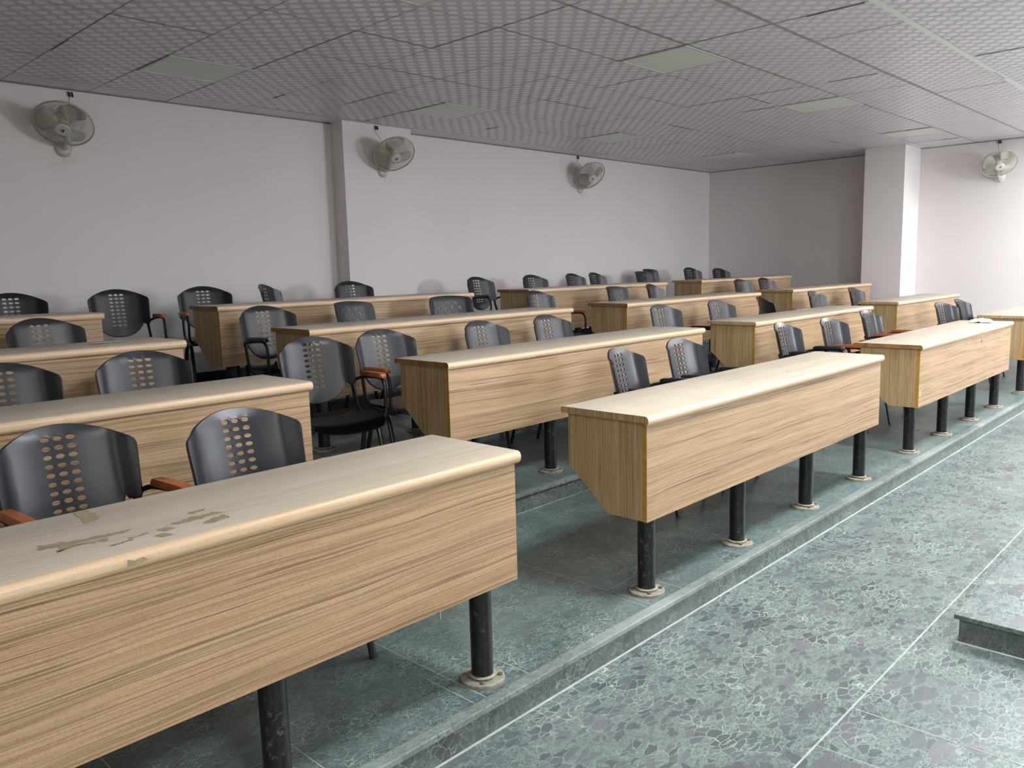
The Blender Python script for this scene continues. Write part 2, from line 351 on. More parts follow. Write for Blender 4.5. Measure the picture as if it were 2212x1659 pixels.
for r in (1, 2, 3, 4):
    y0, y1, z = TY[r - 1], TY[r], TZ[r]; zl = 0 if r == 1 else TZ[r - 1]
    t = MB()
    t.box((XL, y0, -0.1), (XR, y1 + (0.03 if r < 4 else 0), z - 0.0), 0)
    t.box((XL, y0 - .002, zl), (XR, y0 + .001, z - .018), 1)
    yy = y0 + .235
    lxs = [a_ + .105 + (b_ - a_ - .21) * i / 3 for (a_, b_) in ROWX[r] for i in range(4)]
    for lx in lxs:
        gline(t, lx - .115, yy, lx + .115, yy, .0025, z + .0006, 2)
        gline(t, lx - .115, y0 + .03, lx - .115, yy, .0025, z + .0006, 2); gline(t, lx + .115, y0 + .03, lx + .115, yy, .0025, z + .0006, 2)
    for i, x in enumerate((-3.9, -3.1, -2.3, -1.45, -.58, .275, 1.11, 1.95, 2.8, 3.6, 4.45, 5.3, 6.15, 7.0, 7.85, 8.7)):
        gline(t, x + .42, y0 + .02, x + .42, y1, .003, z + .0006, 2)
    gline(t, XL, y0 - .010, XR, y0 - .010, .008, zl + .0009, 2)
    struct(t.build('floor_tier', [MARBT, RISER, GROUT]))
    n = MB(); n.box((XL, y0 - .014, z - .018), (XR, y0 + .028, z + .0012)); o = n.build('trim_%d' % nos, NOSM); bevel(o, .003); struct(o); nos += 1
# walls
def wallbox(name, a, b, m=WALL): return struct(MB().box(a, b).build(name, m))
T = 0.15
wallbox('wall_back', (XL - T, YB, -.1), (XR + T, YB + T, CEIL + .1))
wallbox('wall_right', (XR, YF - T, -.1), (XR + T, YB, CEIL + .1))
# front wall with three window openings, left wall with the door opening
def wall_open(name, axis, const, lo, hi, holes):
    w = MB(); cur = lo
    def bx(u0, u1, z0, z1):
        if axis == 'x': w.box((u0, const - T, z0), (u1, const, z1))
        else: w.box((const - T, u0, z0), (const, u1, z1))
    for (a, b_, z0, z1) in sorted(holes):
        bx(cur, a, -.1, CEIL + .1)
        if z0 > 0: bx(a, b_, -.1, z0)
        bx(a, b_, z1, CEIL + .1); cur = b_
    bx(cur, hi, -.1, CEIL + .1)
    return struct(w.build(name, WALLD))
WIN = [(-1.9, .1, 1.15, 2.4), (2.4, 4.4, 1.15, 2.4), (5.45, 7.75, 1.05, 2.45)]
wall_open('wall_front', 'x', YF, XL - T, XR + T, WIN)
wall_open('wall_left', 'y', XL, YF, YB, [(-3.4, -2.4, 0, 2.1)])
for i, (a, b_, z0, z1) in enumerate(WIN):
    w = MB(); y0, y1 = YF - .10, YF - .05
    w.box((a, y0, z0), (b_, y1, z0 + .05)); w.box((a, y0, z1 - .05), (b_, y1, z1)); mid = (a + b_) / 2
    for x in (a, mid - .025, b_ - .05): w.box((x, y0, z0), (x + .05, y1, z1))
    o = struct(w.build('window_%d' % (i + 1), ALU))
    MB().box((a + .04, YF - .08, z0 + .04), (b_ - .04, YF - .074, z1 - .04)).build('window_pane', GLASS, o)
w = MB(); w.box((XL - T, -3.4, 0), (XL, -3.36, 2.1)); w.box((XL - T, -2.44, 0), (XL, -2.4, 2.1)); w.box((XL - T, -3.4, 2.06), (XL, -2.4, 2.1))
struct(w.build('door_1', WOODS))
# pillars (projections of the back and right walls)
struct(MB().box((2.808, 4.782, -.05), (3.613, YB + .01, CEIL + .05)).build('wall_pillar_back', WALL))
struct(MB().box((9.06, 1.954, -.05), (XR + .01, 2.436, CEIL + .05)).build('wall_pillar_right', WALL))
struct(bevel(MB().box((XL, YB - .016, TZ[4]), (2.808, YB, TZ[4] + .1)).box((3.613, YB - .016, TZ[4]), (XR, YB, TZ[4] + .1))
       .box((2.79, 4.766, TZ[4]), (3.63, 4.782, TZ[4] + .1)).box((2.79, 4.782, TZ[4]), (2.808, YB, TZ[4] + .1)).build('baseboard_back', SKIRT), .003))
bb = MB()
for r, (a, b_) in enumerate([(YF, 0), (TY[0], TY[1]), (TY[1], 1.954), (2.436, TY[3]), (TY[3], YB - .016)]):
    z = [0, TZ[1], TZ[2], TZ[3], TZ[4]][r]
    bb.box((XR - .016, a, z), (XR, b_, z + .1))
struct(bb.build('baseboard_right', SKIRT))
# dais in front of the seats (bottom right of the view)
d = MB(); d.box((1.295, -2.35, 0), (6.5, -.832, .084), 0); d.box((1.282, -2.365, .084), (6.515, -.817, .1), 1)

dz = d.build('floor_dais', [RISER, MARBLE, GROUT]); bevel(dz, .002); struct(dz)
ds = MB(); gline(ds, 1.288, -.825, 1.288, -2.36, .014, .0010, 0)
struct(ds.build('trim_5', GROUT))

# ceiling : one mesh of tiles, tee bars and a plain backing
XS = [-4.5, -3.93, -3.36, -2.76, -2.16, -1.58, -1.01, -.44, .13, .70, 1.27, 1.84, 2.42, 3.00, 3.565, 4.18, 4.80, 5.42, 5.965, 6.6, 7.25, 7.88, 8.40, 9.0, 9.63]
YS = [-5.0, -4.44, -3.87, -3.3, -2.73, -2.15, -1.57, -.99, -.42, .16, .73, 1.31, 1.84, 2.42, 3.01, 3.59, 4.10, 4.70, 4.972]
WIDE_Y = {.16: .022, .73: .010, 1.31: .007}
LAMPS_OFF = [(x, y) for x in (.70, 3.00, 5.42, 7.88) for y in (1.31, 3.59)]
LAMPS_ON = [(9.0, -.99), (3.00, -.99), (5.42, -.99), (7.88, -.99), (.70, -.99), (-1.58, -3.3), (3.00, -3.3), (5.42, -3.3), (7.88, -3.3)]  # the first panel, by the right wall, is added to brighten that wall
lampset = {(round(x, 3), round(y, 3)) for x, y in LAMPS_OFF + LAMPS_ON}
c = MB(); uvs = []
def quad(x0, y0, x1, y1, z, mi, uv=None):
    c.add([(x0, y0, z), (x1, y0, z), (x1, y1, z), (x0, y1, z)], [(3, 2, 1, 0)], mi)
c.box((XL, YF, CEIL + .03), (XR, YB, CEIL + .08), 1)
tile_faces = []
for i in range(len(XS) - 1):
    for j in range(len(YS) - 1):
        if (round(XS[i], 3), round(YS[j], 3)) in lampset: continue
        tile_faces.append(len(c.f)); dz_ = random.uniform(-.001, .001)
        quad(XS[i], YS[j], XS[i + 1], YS[j + 1], CEIL + .004 + dz_, 0)
for k, x in enumerate(XS[1:-1]):
    w_ = .003; quad(x - .0018, YF, x + .0018, YB, CEIL + .0015, 3)
for y in YS[1:-1]:
    w_ = WIDE_Y.get(round(y, 2), .0018); quad(XL, y - w_, XR, y + w_, CEIL + .0012, 3 if w_ < .005 else (1 if w_ < .02 else 2))
CT2 = simple('ceiling_wide_tee', lin(240, 239, 236), 0.45)
# open joints (dark shadow gaps) where tiles have sagged
for k in range(30):
    i = random.randrange(1, len(XS) - 1); j = random.randrange(8, len(YS) - 1)
    x, y = XS[i], YS[j]
    if random.random() < .5:
        L0 = random.uniform(.15, .5); c.box((x + .004, y + .05, CEIL - .001), (x + .0062, min(y + .05 + L0, YS[j + 1]), CEIL + .002), 3)
    else:
        L0 = random.uniform(.15, .5); c.box((x + .05, y + .004, CEIL - .001), (x + .05 + L0, y + .0062, CEIL + .002), 3)
ce = bpy.data.objects.new('ceiling', None)
me = bpy.data.meshes.new('ceiling'); me.from_pydata(c.v, [], c.f)
for m_ in (TILE, TBAR, CT2, simple('joint_gap', lin(90, 86, 86), .8)): me.materials.append(m_)
me.polygons.foreach_set('material_index', c.m)
ul = me.uv_layers.new(name='UVMap')
for p in me.polygons:
    if p.material_index == 0:
        for li, uvc in zip(p.loop_indices, [(0, 1), (1, 1), (1, 0), (0, 0)]): ul.data[li].uv = uvc
me.update()
ce = bpy.data.objects.new('ceiling', me); COL.objects.link(ce); struct(ce)
# thin dark strip put in as the shadow line where ceiling meets the walls
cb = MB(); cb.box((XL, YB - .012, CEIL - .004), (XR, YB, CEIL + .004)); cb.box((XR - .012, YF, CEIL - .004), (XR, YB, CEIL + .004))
struct(cb.build('trim_6', simple('ceiling_shadow_line', lin(120, 116, 114), .6)))

def ceiling_lamp(x, y, on, label, group):
    i = XS.index(x); j = YS.index(y); x1 = XS[i + 1]; y1 = YS[j + 1]
    t = thing('ceiling_light', label, 'ceiling light', ((x + x1) / 2, (y + y1) / 2, CEIL), 0, group)
    hx, hy = (x1 - x) / 2 - .006, (y1 - y) / 2 - .006; b_ = .016
    fr = MB(); 
    for (a0, b0, a1, b1) in ((-hx, -hy, hx, -hy + b_), (-hx, hy - b_, hx, hy), (-hx, -hy + b_, -hx + b_, hy - b_), (hx - b_, -hy + b_, hx, hy - b_)):
        fr.box((a0, b0, -.003), (a1, b1, .02))
    fr.build('frame', LAMPF, t)
    MB().box((-hx + b_, -hy + b_, -.001), (hx - b_, hy - b_, .012)).build('diffuser', LAMPON if on else LAMPD, t)
    return t
rown = {1.31: 'nearer row', 3.59: 'row by the back wall'}
coln = {.70: 'leftmost', 3.00: 'second from the left', 5.42: 'third from the left', 7.88: 'rightmost'}
for x, y in LAMPS_OFF:
    if (x, y) == (.70, 1.31): continue
    ceiling_lamp(x, y, False, 'square unlit ceiling light panel, %s in the %s' % (coln[x], rown[y]), 'unlit ceiling panels')
ceiling_lamp(.70, 1.31, False, 'square unlit ceiling light panel above the first aisle, nearest the camera', 'unlit ceiling panels')
for x, y in LAMPS_ON: ceiling_lamp(x, y, True, 'unseen lit square ceiling light panel over the front of the hall', 'lit ceiling panels')

# ------------------------------------------------------------------ desks
DH, DD, PH = .70, .388, .368
LEGY = .113
def blob(mb, pts, z, seed, mi=0, jag=.004, n=6):
    rnd = random.Random(seed); P = []
    for i in range(len(pts)):
        a = Vector(pts[i]); b_ = Vector(pts[(i + 1) % len(pts)])
        for k in range(n):
            q = a.lerp(b_, k / n); P.append((q.x + rnd.uniform(-jag, jag), q.y + rnd.uniform(-jag, jag), z))
    mb.add(P, [tuple(range(len(P)))], mi)
def make_desk(r, k, xl, xr, yf, label):
    z0 = TZ[r]; Lg = xr - xl; yo = (TY[r - 1] + LEGY if r == 1 else yf + .068)      # leg line
    t = thing('lecture_desk', label, 'desk', ((xl + xr) / 2, yo, z0), 0, 'long fixed desks in tiers')
    ox = (xl + xr) / 2; A = xl - ox; B = xr - ox; y = yf - yo; px = .012
    prof = [(y + .382, DH), (y + .388, DH - .004), (y + .388, DH - .024), (y + .0, DH - .025), (y + .0, DH - .036), (y - .006, DH - .036), (y - .012, DH - .031),
            (y - .0155, DH - .022), (y - .0155, DH - .013), (y - .012, DH - .005), (y - .005, DH - .0005), (y, DH)]
    tp = MB(); n = len(prof)
    tp.add([(A, p[0], p[1]) for p in prof] + [(B, p[0], p[1]) for p in prof], [])
    for i in range(n):
        tp.f.append([i, (i + 1) % n, n + (i + 1) % n, n + i]); tp.m.append(1 if 4 <= i <= 10 else 0)
    tp.f.append(list(range(n - 1, -1, -1))); tp.m.append(2); tp.f.append([n + i for i in range(n)]); tp.m.append(2)
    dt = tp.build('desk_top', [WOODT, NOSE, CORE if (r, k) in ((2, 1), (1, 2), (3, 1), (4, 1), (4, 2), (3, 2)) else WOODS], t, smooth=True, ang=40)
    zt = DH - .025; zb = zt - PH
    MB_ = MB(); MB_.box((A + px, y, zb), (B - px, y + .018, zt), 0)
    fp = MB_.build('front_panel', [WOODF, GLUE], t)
    for p in fp.data.polygons:
        if abs(p.normal.x) > .9 or p.normal.z < -.9: p.material_index = 1
    for s in (0, 1):
        x0 = A + px if s == 0 else B - px - .018
        poly = [(y + .018, zt), (y + .018, zb + .001), (y + .175, zb + .001), (y + .362, zb + .165), (y + .362, zt)]
        MB().prism(poly, x0 + (.001 if s == 0 else 0), x0 + .018 - (.001 if s else 0)).build('side_panel', WOODS, t)
    MB().box((A + px + .019, y + .02, zt - .19), (B - px - .019, y + .355, zt - .172)).build('book_shelf', WOODF, t)
    for i in range(4):
        lx = A + .105 + (Lg - .21) * i / 3
        lg = MB(); lg.cyl((lx, 0, .012), .0335, .0335, zb + .02 + (.162), 28); 
        lo = lg.build('leg', PIPE, t, smooth=True)
        fl = MB(); fl.lathe((lx, 0, 0), [(0.0, .014), (.04, .014), (.043, .018), (.034, .022), (.034, .012), (.064, .012), (.068, .009), (.068, 0.0), (0, 0)], 32, 0)
        for q in range(4):
            a = PI / 4 + q * PI / 2; fl.cyl((lx + .053 * math.cos(a), .053 * math.sin(a), .012), .008, .007, .006, 6, 1)
        fl.build('base_flange', [FLAN, BOLT], lo, smooth=True, ang=30)
    return t, dt, ox, yo
DESK = [(1, 0, -2.271, 0.014, 0.044), (1, 1, 0.678, 2.997, 0.047), (1, 2, 3.617, 5.888, 0.038), (1, 3, 6.584, 8.864, 0.077), (2, 0, -2.105, 0.11, 1.279), (2, 1, 0.847, 3.183, 1.281), (2, 2, 3.789, 6.096, 1.221), (2, 3, 6.842, 8.938, 1.249), (3, 0, -2.209, 0.061, 2.287), (3, 1, 0.75, 3.018, 2.291), (3, 2, 3.681, 5.97, 2.276), (3, 3, 6.671, 8.926, 2.263), (4, 0, -2.177, 0.089, 3.377), (4, 1, 0.782, 3.05, 3.386), (4, 2, 3.731, 5.993, 3.385), (4, 3, 6.652, 9.004, 3.351)]
DL = {(1, 0): 'long wood laminate desk with scuffed top, nearest the camera at the lower left',
      (1, 1): 'pale wood laminate desk on black pipe legs, second from the left in the front row',
      (1, 2): 'wood laminate desk with a white cloth on its far end, third in the front row',
      (1, 3): 'wood laminate desk cut by the right edge of the photo, last in the front row',
      (2, 0): 'wood laminate desk right behind the two chairs of the nearest desk, second row',
      (2, 1): 'wood laminate desk with a plain left end panel, second from left in second row',
      (2, 2): 'wood laminate desk with a chalky smudge on top, third in the second row',
      (2, 3): 'wood laminate desk in front of the right pillar, last in the second row',
      (3, 0): 'wood laminate desk with white paper scraps on top, leftmost in the third row',
      (3, 1): 'wood laminate desk with brown bare end, second from the left in the third row',
      (3, 2): 'wood laminate desk with a brown left end, third from left in the third row',
      (3, 3): 'wood laminate desk ending at the right pillar, last in the third row',
      (4, 0): 'wood laminate desk at the left edge of the photo, back row',
      (4, 1): 'wood laminate desk in front of the back wall pillar, back row',
      (4, 2): 'wood laminate desk left of the room corner, third in the back row',
      (4, 3): 'wood laminate desk in the far corner of the room, last in the back row'}
desks = {}
for (r, k, xl, xr, yf) in DESK: desks[(r, k)] = make_desk(r, k, xl, xr, yf, DL[(r, k)])
# worn patches on the nearest desk
t, dt, ox, yo = desks[(1, 0)]
SC = [[(-1.082, .425), (-1.055, .425), (-1.05, .339), (-1.07, .315), (-1.093, .312)],
      [(-1.211, .224), (-1.120, .196), (-1.04, .188), (-1.06, .176), (-1.17, .180), (-1.215, .196)], [(-1.19, .182), (-1.10, .166), (-1.10, .152), (-1.17, .158), (-1.20, .150)],
      [(-.985, .150), (-.93, .168), (-.87, .166), (-.855, .150), (-.92, .138)], [(-.905, .118), (-.865, .128), (-.862, .100), (-.90, .090), (-.925, .100)],
      [(-.91, .205), (-.875, .21), (-.87, .198), (-.905, .194)], [(-1.01, .135), (-.985, .14), (-.975, .118), (-1.0, .112)], [(-1.03, .10), (-1.01, .105), (-.995, .08), (-1.02, .076)], [(-1.07, .128), (-1.03, .135), (-1.025, .128), (-1.066, .122)],
      [(-1.115, .108), (-1.07, .118), (-1.066, .112), (-1.11, .102)]]
for i, P in enumerate(SC):
    b_ = MB(); blob(b_, [(x - ox, y - yo) for x, y in P], DH + .0006, i, jag=.0055 if i < 5 else .003, n=7)
    w_ = b_.build('worn_patch', PEEL, dt)
b_ = MB(); yn = .044 - .0162 - yo
rnd = random.Random(3); P = [(-1.112 - ox, yn, DH - .010), (-1.100 - ox, yn, DH - .016), (-1.083 - ox, yn, DH - .013), (-1.072 - ox, yn, DH - .020), (-1.085 - ox, yn, DH - .024), (-1.112 - ox, yn, DH - .025)]
b_.add(P, [tuple(range(len(P)))]); b_.build('worn_patch', PEEL, dt)
# faint surface scratches on the second and third front-row desks
SCR = simple('faint_scratch', lin(168, 152, 124), 0.7, var=0.15, scale=60)
for key, pts in (((1, 1), [(2.05, .16), (2.12, .20), (2.26, .15), (2.33, .22), (2.42, .18), (2.20, .27), (2.50, .30)]), ((1, 2), [(4.25, .21), (4.62, .18), (4.95, .22)])):
    _, dtt, ox, yo = desks[key]
    for i, (x, y) in enumerate(pts):
        rnd = random.Random(i + 40); ln = rnd.uniform(.03, .07); wd = rnd.uniform(.006, .014)
        b_ = MB(); blob(b_, [(x - ox, y - yo), (x + ln - ox, y + .004 - yo), (x + ln * .8 - ox, y + wd - yo), (x + ln * .1 - ox, y + wd * .7 - yo)], DH + .0006, i + 60, jag=.0022, n=5)
        b_.build('worn_patch', SCR, dtt)
# marks on other desks
def on_desk(key, name, mb, m, label=None):
    return mb.build(name, m, desks[key][1])
m_ = MB(); _, _, ox, yo = desks[(1, 2)]; m_.box((3.655 - ox, .0372 - yo, .375), (3.664 - ox, .0382 - yo, .415)); m_.build('tape_strip', PAPER, desks[(1, 2)][0])['label'] = 'short strip of white tape low on the panel'
m_ = MB(); m_.cyl((5.011 - ox, .0378 - yo, .61), .012, .010, .0006, 12, axis=(0, -1, 0)); m_.build('ink_spot', INK, desks[(1, 2)][0])['label'] = 'small purple ink spot'
_, _, ox, yo = desks[(2, 2)]; m_ = MB(); blob(m_, [(5.30 - ox, 1.60 - yo), (5.50 - ox, 1.58 - yo), (5.52 - ox, 1.50 - yo), (5.40 - ox, 1.535 - yo)], DH + .0006, 5, jag=.01); m_.build('chalk_smudge', PAPER, desks[(2, 2)][1])
for (r, x, y, w_, h_, a, lab) in ((3, -.245, 2.50, .10, .045, .1, 'torn white paper scrap on the leftmost third-row desk'), (3, -.16, 2.49, .06, .03, -.3, 'smaller white paper scrap beside the first one on the leftmost third-row desk'),
                             (3, 5.22, 2.49, .05, .02, 0, 'tiny white scrap on the third desk of the third row'), (3, 1.398, 2.416, .07, .014, .1, 'thin white paper strip on the second desk of the third row')):
    m_ = MB(); blob(m_, [(-w_ / 2, -h_ / 2), (w_ / 2, -h_ / 2), (w_ / 2, h_ / 2), (-w_ / 2, h_ / 2)], .004, int(w_ * 1000), jag=.004)
    blob(m_, [(-w_ / 2, -h_ / 2), (w_ / 2, -h_ / 2), (w_ / 2, h_ / 2), (-w_ / 2, h_ / 2)], .0005, int(w_ * 1000), jag=.004)
    o = m_.build('paper_scrap', PAPER); n_ = len(o.data.vertices) // 2
    o.location = (x, y, TZ[r] + DH); o.rotation_euler = (0, 0, a); tag(o, lab, 'paper')
# crumpled cloth on the third front-row desk
bm = bmesh.new(); bmesh.ops.create_grid(bm, x_segments=34, y_segments=26, size=.5)
from mathutils import noise
for v in bm.verts:
    x, y = v.co.x * 2, v.co.y * 2
    rr = math.hypot(x, y * .9)
    h = .022 * max(0, 1 - rr ** 2) + .018 * max(0, noise.noise(Vector((x * 2.3, y * 2.3, 1)))) + .010 * max(0, noise.noise(Vector((x * 6, y * 5, 4))))
    v.co = Vector((x * .13 * (1 + .25 * noise.noise(Vector((y * 2, 0, 3)))), y * .075 * (1 + .3 * noise.noise(Vector((x * 2, 5, 3)))), .003 + h))
me = bpy.data.meshes.new('cloth'); bm.to_mesh(me); bm.free(); me.materials.append(CLOTH); me.polygons.foreach_set('use_smooth', [True] * len(me.polygons))
o = bpy.data.objects.new('cloth', me); COL.objects.link(o); o.location = (5.73, .22, TZ[1] + DH); o.rotation_euler = (0, 0, .2)
sm = o.modifiers.new('thick', 'SOLIDIFY'); sm.thickness = .003; sm.offset = 1
tag(o, 'crumpled white cloth on the far end of the third front-row desk', 'cloth')
# thread hanging below the nearest desk
th = MB(); th.tube([(-.295, .05, .42), (-.29, .05, .405), (-.300, .052, .395), (-.302, .05, .375)], .0008, n=5, smooth=4)
o = th.build('thread', PAPER); o.parent = desks[(1, 0)][0]; o.location = -Vector(desks[(1, 0)][0].location) + Vector((0, 0, .0))

# ------------------------------------------------------------------ chairs
def inside(p, poly):
    x, y = p; c_ = False; j = len(poly) - 1
    for i in range(len(poly)):
        xi, yi = poly[i]; xj, yj = poly[j]
        if (yi > y) != (yj > y) and x < (xj - xi) * (y - yi) / (yj - yi) + xi: c_ = not c_
        j = i
    return c_
def sst(t): t = max(0, min(1, t)); return t * t * (3 - 2 * t)
def dens(P, closed=True, step=.018):
    out = []
    for i in range(len(P)):
        a = Vector(P[i]); b_ = Vector(P[(i + 1) % len(P)]); n = max(1, int((b_ - a).length / step))
        out += [tuple(a.lerp(b_, k / n)) for k in range(n)]
    return out
def arch(xs, zs, xa, za, n=10, p=2.0):
    """superellipse arc from shoulder (xs,zs) to apex (0,za)"""
    return [(xs * math.cos(t) ** (2 / p), zs + (za - zs) * math.sin(t) ** (2 / p)) for t in [PI / 2 * i / n for i in range(n + 1)]]
KX = .879
def shell_mesh(kind):
    if kind == 'A':
        top = [(.2275, .718), (.2262, .730), (.2215, .7385)] + [(x / KX, .740 + .060 * (1 - (x / .194) ** 2)) for x in [.188 - .188 * i / 14 for i in range(14)]] + [(0, .800)]
        holes = [(cx, .762 - .0262 * i, .0140, .0070, 0) for i in range(9) for cx in (-.036, 0, .036)]
    else:
        top = [(.2265, .725), (.225, .752), (.216, .772), (.200, .782), (.16, .789), (.10, .794), (.05, .796), (0, .797)]
        holes = []
        for i in range(6):
            for j in range(4):
                cx = -.108 + .062 * j + (.03 if i % 2 else 0); holes.append((cx, .745 - .036 * i, .015, .0062, -.75))
    right = [(0, .475), (.05, .478), (.10, .494), (.14, .520), (.168, .552), (.176, .572), (.184, .560), (.213, .560), (.217, .57)] + top
    left = [(-x, z) for x, z in right[1:-1]][::-1]
    outl = dens([(x * KX, z) for x, z in right + left])
    vs = [Vector(p) for p in outl]; n = len(vs); ed = [(i, (i + 1) % n) for i in range(n)]
    polys = []
    for (cx, cz, a, b_, rot) in holes:
        k = 12; base = len(vs); pl = []
        for i in range(k):
            t = 2 * PI * i / k; x, z = a * math.cos(t), b_ * math.sin(t)
            pl.append((cx + x * math.cos(rot) - z * math.sin(rot), cz + x * math.sin(rot) + z * math.cos(rot)))
        polys.append(pl); vs += [Vector(p) for p in pl]; ed += [(base + i, base + (i + 1) % k) for i in range(k)]
    x = -.22
    while x < .225:
        z = .485
        while z < .80:
            if inside((x, z), outl) and not any(abs(x - h[0]) < h[2] + .006 and abs(z - h[1]) < max(h[3], h[2] * abs(math.sin(h[4]))) + .005 for h in holes):
                if min((Vector((x, z)) - Vector(q)).length for q in outl) > .007: vs.append(Vector((x, z)))
            z += .0165
        x += .0165
    V, E_, F, *_ = geometry.delaunay_2d_cdt(vs, ed, [], 0, 1e-5)
    F2 = []
    for f_ in F:
        cx = sum(V[i].x for i in f_) / 3; cz = sum(V[i].y for i in f_) / 3
        if inside((cx, cz), outl) and not any(inside((cx, cz), pl) for pl in polys): F2.append(list(f_))
    def bend(x, z):
        s = z - .475
        y = .185 + .27 * s - .10 * s * s
        x_ = x / KX; y -= .046 * (x_ / .2275) ** 2 + .022 * sst((abs(x_) - .165) / .05)
        y -= .012 * sst((.03 - s) / .03) * 0
        y += .010 * sst((s - .29) / .035)       # lip rolls back at the top
        return Vector((x, y, z))
    bm = bmesh.new(); bv = [bm.verts.new(bend(v.x, v.y)) for v in V]
    for f_ in F2:
        try: bm.faces.new([bv[i] for i in f_])
        except ValueError: pass
    for v in [v for v in bm.verts if not v.link_faces]: bm.verts.remove(v)
    bmesh.ops.recalc_face_normals(bm, faces=bm.faces)
    ny = sum(f_.normal.y * f_.calc_area() for f_ in bm.faces)
    if ny < 0: bmesh.ops.reverse_faces(bm, faces=bm.faces)
    bmesh.ops.solidify(bm, geom=bm.faces[:], thickness=.006)
    me = bpy.data.meshes.new('backrest'); bm.to_mesh(me); bm.free()
    rim = MB(); rp = [bend(*p) + Vector((0, 0, 0)) for p in outl]; rim.tube([(p.x * .992, p.y, p.z - .001) for p in rp], .0042, n=6, closed=True, up=(0, 1, 0))
    me2 = rim.mesh('rim', PLAST)
    bm = bmesh.new(); bm.from_mesh(me); bm.from_mesh(me2); bm.to_mesh(me); bm.free()
    me.materials.append(PLAST if kind == 'A' else PLASTB)
    me.polygons.foreach_set('use_smooth', [True] * len(me.polygons)); me.set_sharp_from_angle(angle=math.radians(50))
    return me
SHELL = {k: shell_mesh(k) for k in 'AB'}
def seat_mesh():
    bm = bmesh.new(); nx, ny = 22, 22; g = {}
    for i in range(nx + 1):
        for j in range(ny + 1):
            u = -1 + 2 * i / nx; v = -1 + 2 * j / ny
            # map square to rounded square
            uu = u * math.sqrt(1 - .32 * v * v * abs(v)); vv = v * math.sqrt(1 - .32 * u * u * abs(u))
            x = uu * (.200 - .010 * vv); y = -.015 + vv * .205
            z = .425 - .014 * (1 - uu * uu) - .035 * sst((-vv - .55) / .45) + .012 * sst((vv - .6) / .4) * (1) + .006 * uu * uu
            g[i, j] = bm.verts.new((x, y, z))
    for i in range(nx):
        for j in range(ny): bm.faces.new((g[i, j], g[i + 1, j], g[i + 1, j + 1], g[i, j + 1]))
    bmesh.ops.solidify(bm, geom=bm.faces[:], thickness=.010)
    me = bpy.data.meshes.new('seat'); bm.to_mesh(me); bm.free(); me.materials.append(PLAST)
    me.polygons.foreach_set('use_smooth', [True] * len(me.polygons)); me.set_sharp_from_angle(angle=math.radians(60)); return me
SEAT = seat_mesh()
CM = {}
for s in (-1, 1):
    m_ = MB(); m_.tube([(.200 * KX * s, .175, .60), (.203 * KX * s, .158, .54), (.207 * KX * s, .140, .475), (.208 * KX * s, .115, .432), (.208 * KX * s, .06, .408), (.208 * KX * s, -.04, .400), (.208 * KX * s, -.145, .398)], .014, .009, n=10, up=(1, 0, 0), smooth=4)
    CM['frame', s] = m_.mesh('side_frame', FRAME, True, 50)
    m_ = MB(); m_.tube([(.208 * KX * s, -.01, .398), (.212 * KX * s, -.060, .372), (.216 * KX * s, -.100, .300), (.222 * KX * s, -.165, .0)], .009, .013, n=10, up=(1, 0, 0), smooth=4)
    CM['legf', s] = m_.mesh('leg', FRAME, True, 50)
    m_ = MB(); m_.tube([(.208 * KX * s, -.01, .398), (.212 * KX * s, .045, .372), (.216 * KX * s, .085, .300), (.222 * KX * s, .175, .0)], .009, .013, n=10, up=(1, 0, 0), smooth=4)
    CM['legr', s] = m_.mesh('leg', FRAME, True, 50)
    m_ = MB(); m_.tube([(.212 * KX * s, -.125, .398), (.235 * KX * s, -.130, .44), (.235 * KX * s, -.135, .53), (.236 * KX * s, -.118, .590), (.236 * KX * s, -.075, .605), (.236 * KX * s, .03, .600), (.232 * KX * s, .12, .590), (.212 * KX * s, .160, .572)], .0085, .0085, n=10, up=(1, 0, 0), smooth=4)
    CM['sup', s] = m_.mesh('arm_support', FRAME, True, 50)
    prof = []
    for (y, w_, h) in ((-.128, .010, .010), (-.120, .019, .020), (-.10, .0225, .024), (0.0, .0215, .024), (.075, .020, .022), (.09, .014, .016)):
        prof.append((y, w_, h))
    m_ = MB(); vs = []
    for (y, w_, h) in prof:
        zc = .606 - .0 * y + (-.02 * (y + .1) if y > -.1 else 0)
        for (a, b_) in ((-1, .15), (-1, .6), (-.75, 1), (.75, 1), (1, .6), (1, .15), (.8, 0), (-.8, 0)):
            vs.append((.236 * KX * s + a * w_, y, zc + b_ * h))
    k = 8; fs = [(i * k + j, i * k + (j + 1) % k, (i + 1) * k + (j + 1) % k, (i + 1) * k + j) for i in range(len(prof) - 1) for j in range(k)]
    fs += [tuple(range(k - 1, -1, -1)), tuple((len(prof) - 1) * k + j for j in range(k))]
    m_.add(vs, fs); CM['pad', s] = m_
PADS = {(s, c_): CM['pad', s].mesh('armrest', mt, True, 40) for s in (-1, 1) for c_, mt in (('W', ARMW), ('B', ARMB))}
m_ = MB(); m_.tube([(-.183, .05, .400), (.183, .05, .400)], .009, n=8); m_.tube([(-.183, -.10, .392), (.183, -.10, .392)], .009, n=8); CROSS = m_.mesh('cross_bar', FRAME, True)
def make_chair(kind, arm):
    t = bpy.data.objects.new('lecture_chair', None); t.empty_display_size = .05; COL.objects.link(t)
    def part(name, me):
        o = bpy.data.objects.new(name, me); COL.objects.link(o); o.parent = t; return o
    part('backrest', SHELL[kind]); part('seat', SEAT); part('cross_bar', CROSS)
    for s in (-1, 1):
        part('side_frame', CM['frame', s]); part('leg', CM['legf', s]); part('leg', CM['legr', s])
        if arm: part('arm_support', CM['sup', s]); part('armrest', PADS[s, arm])
    return t
PROTO = {}
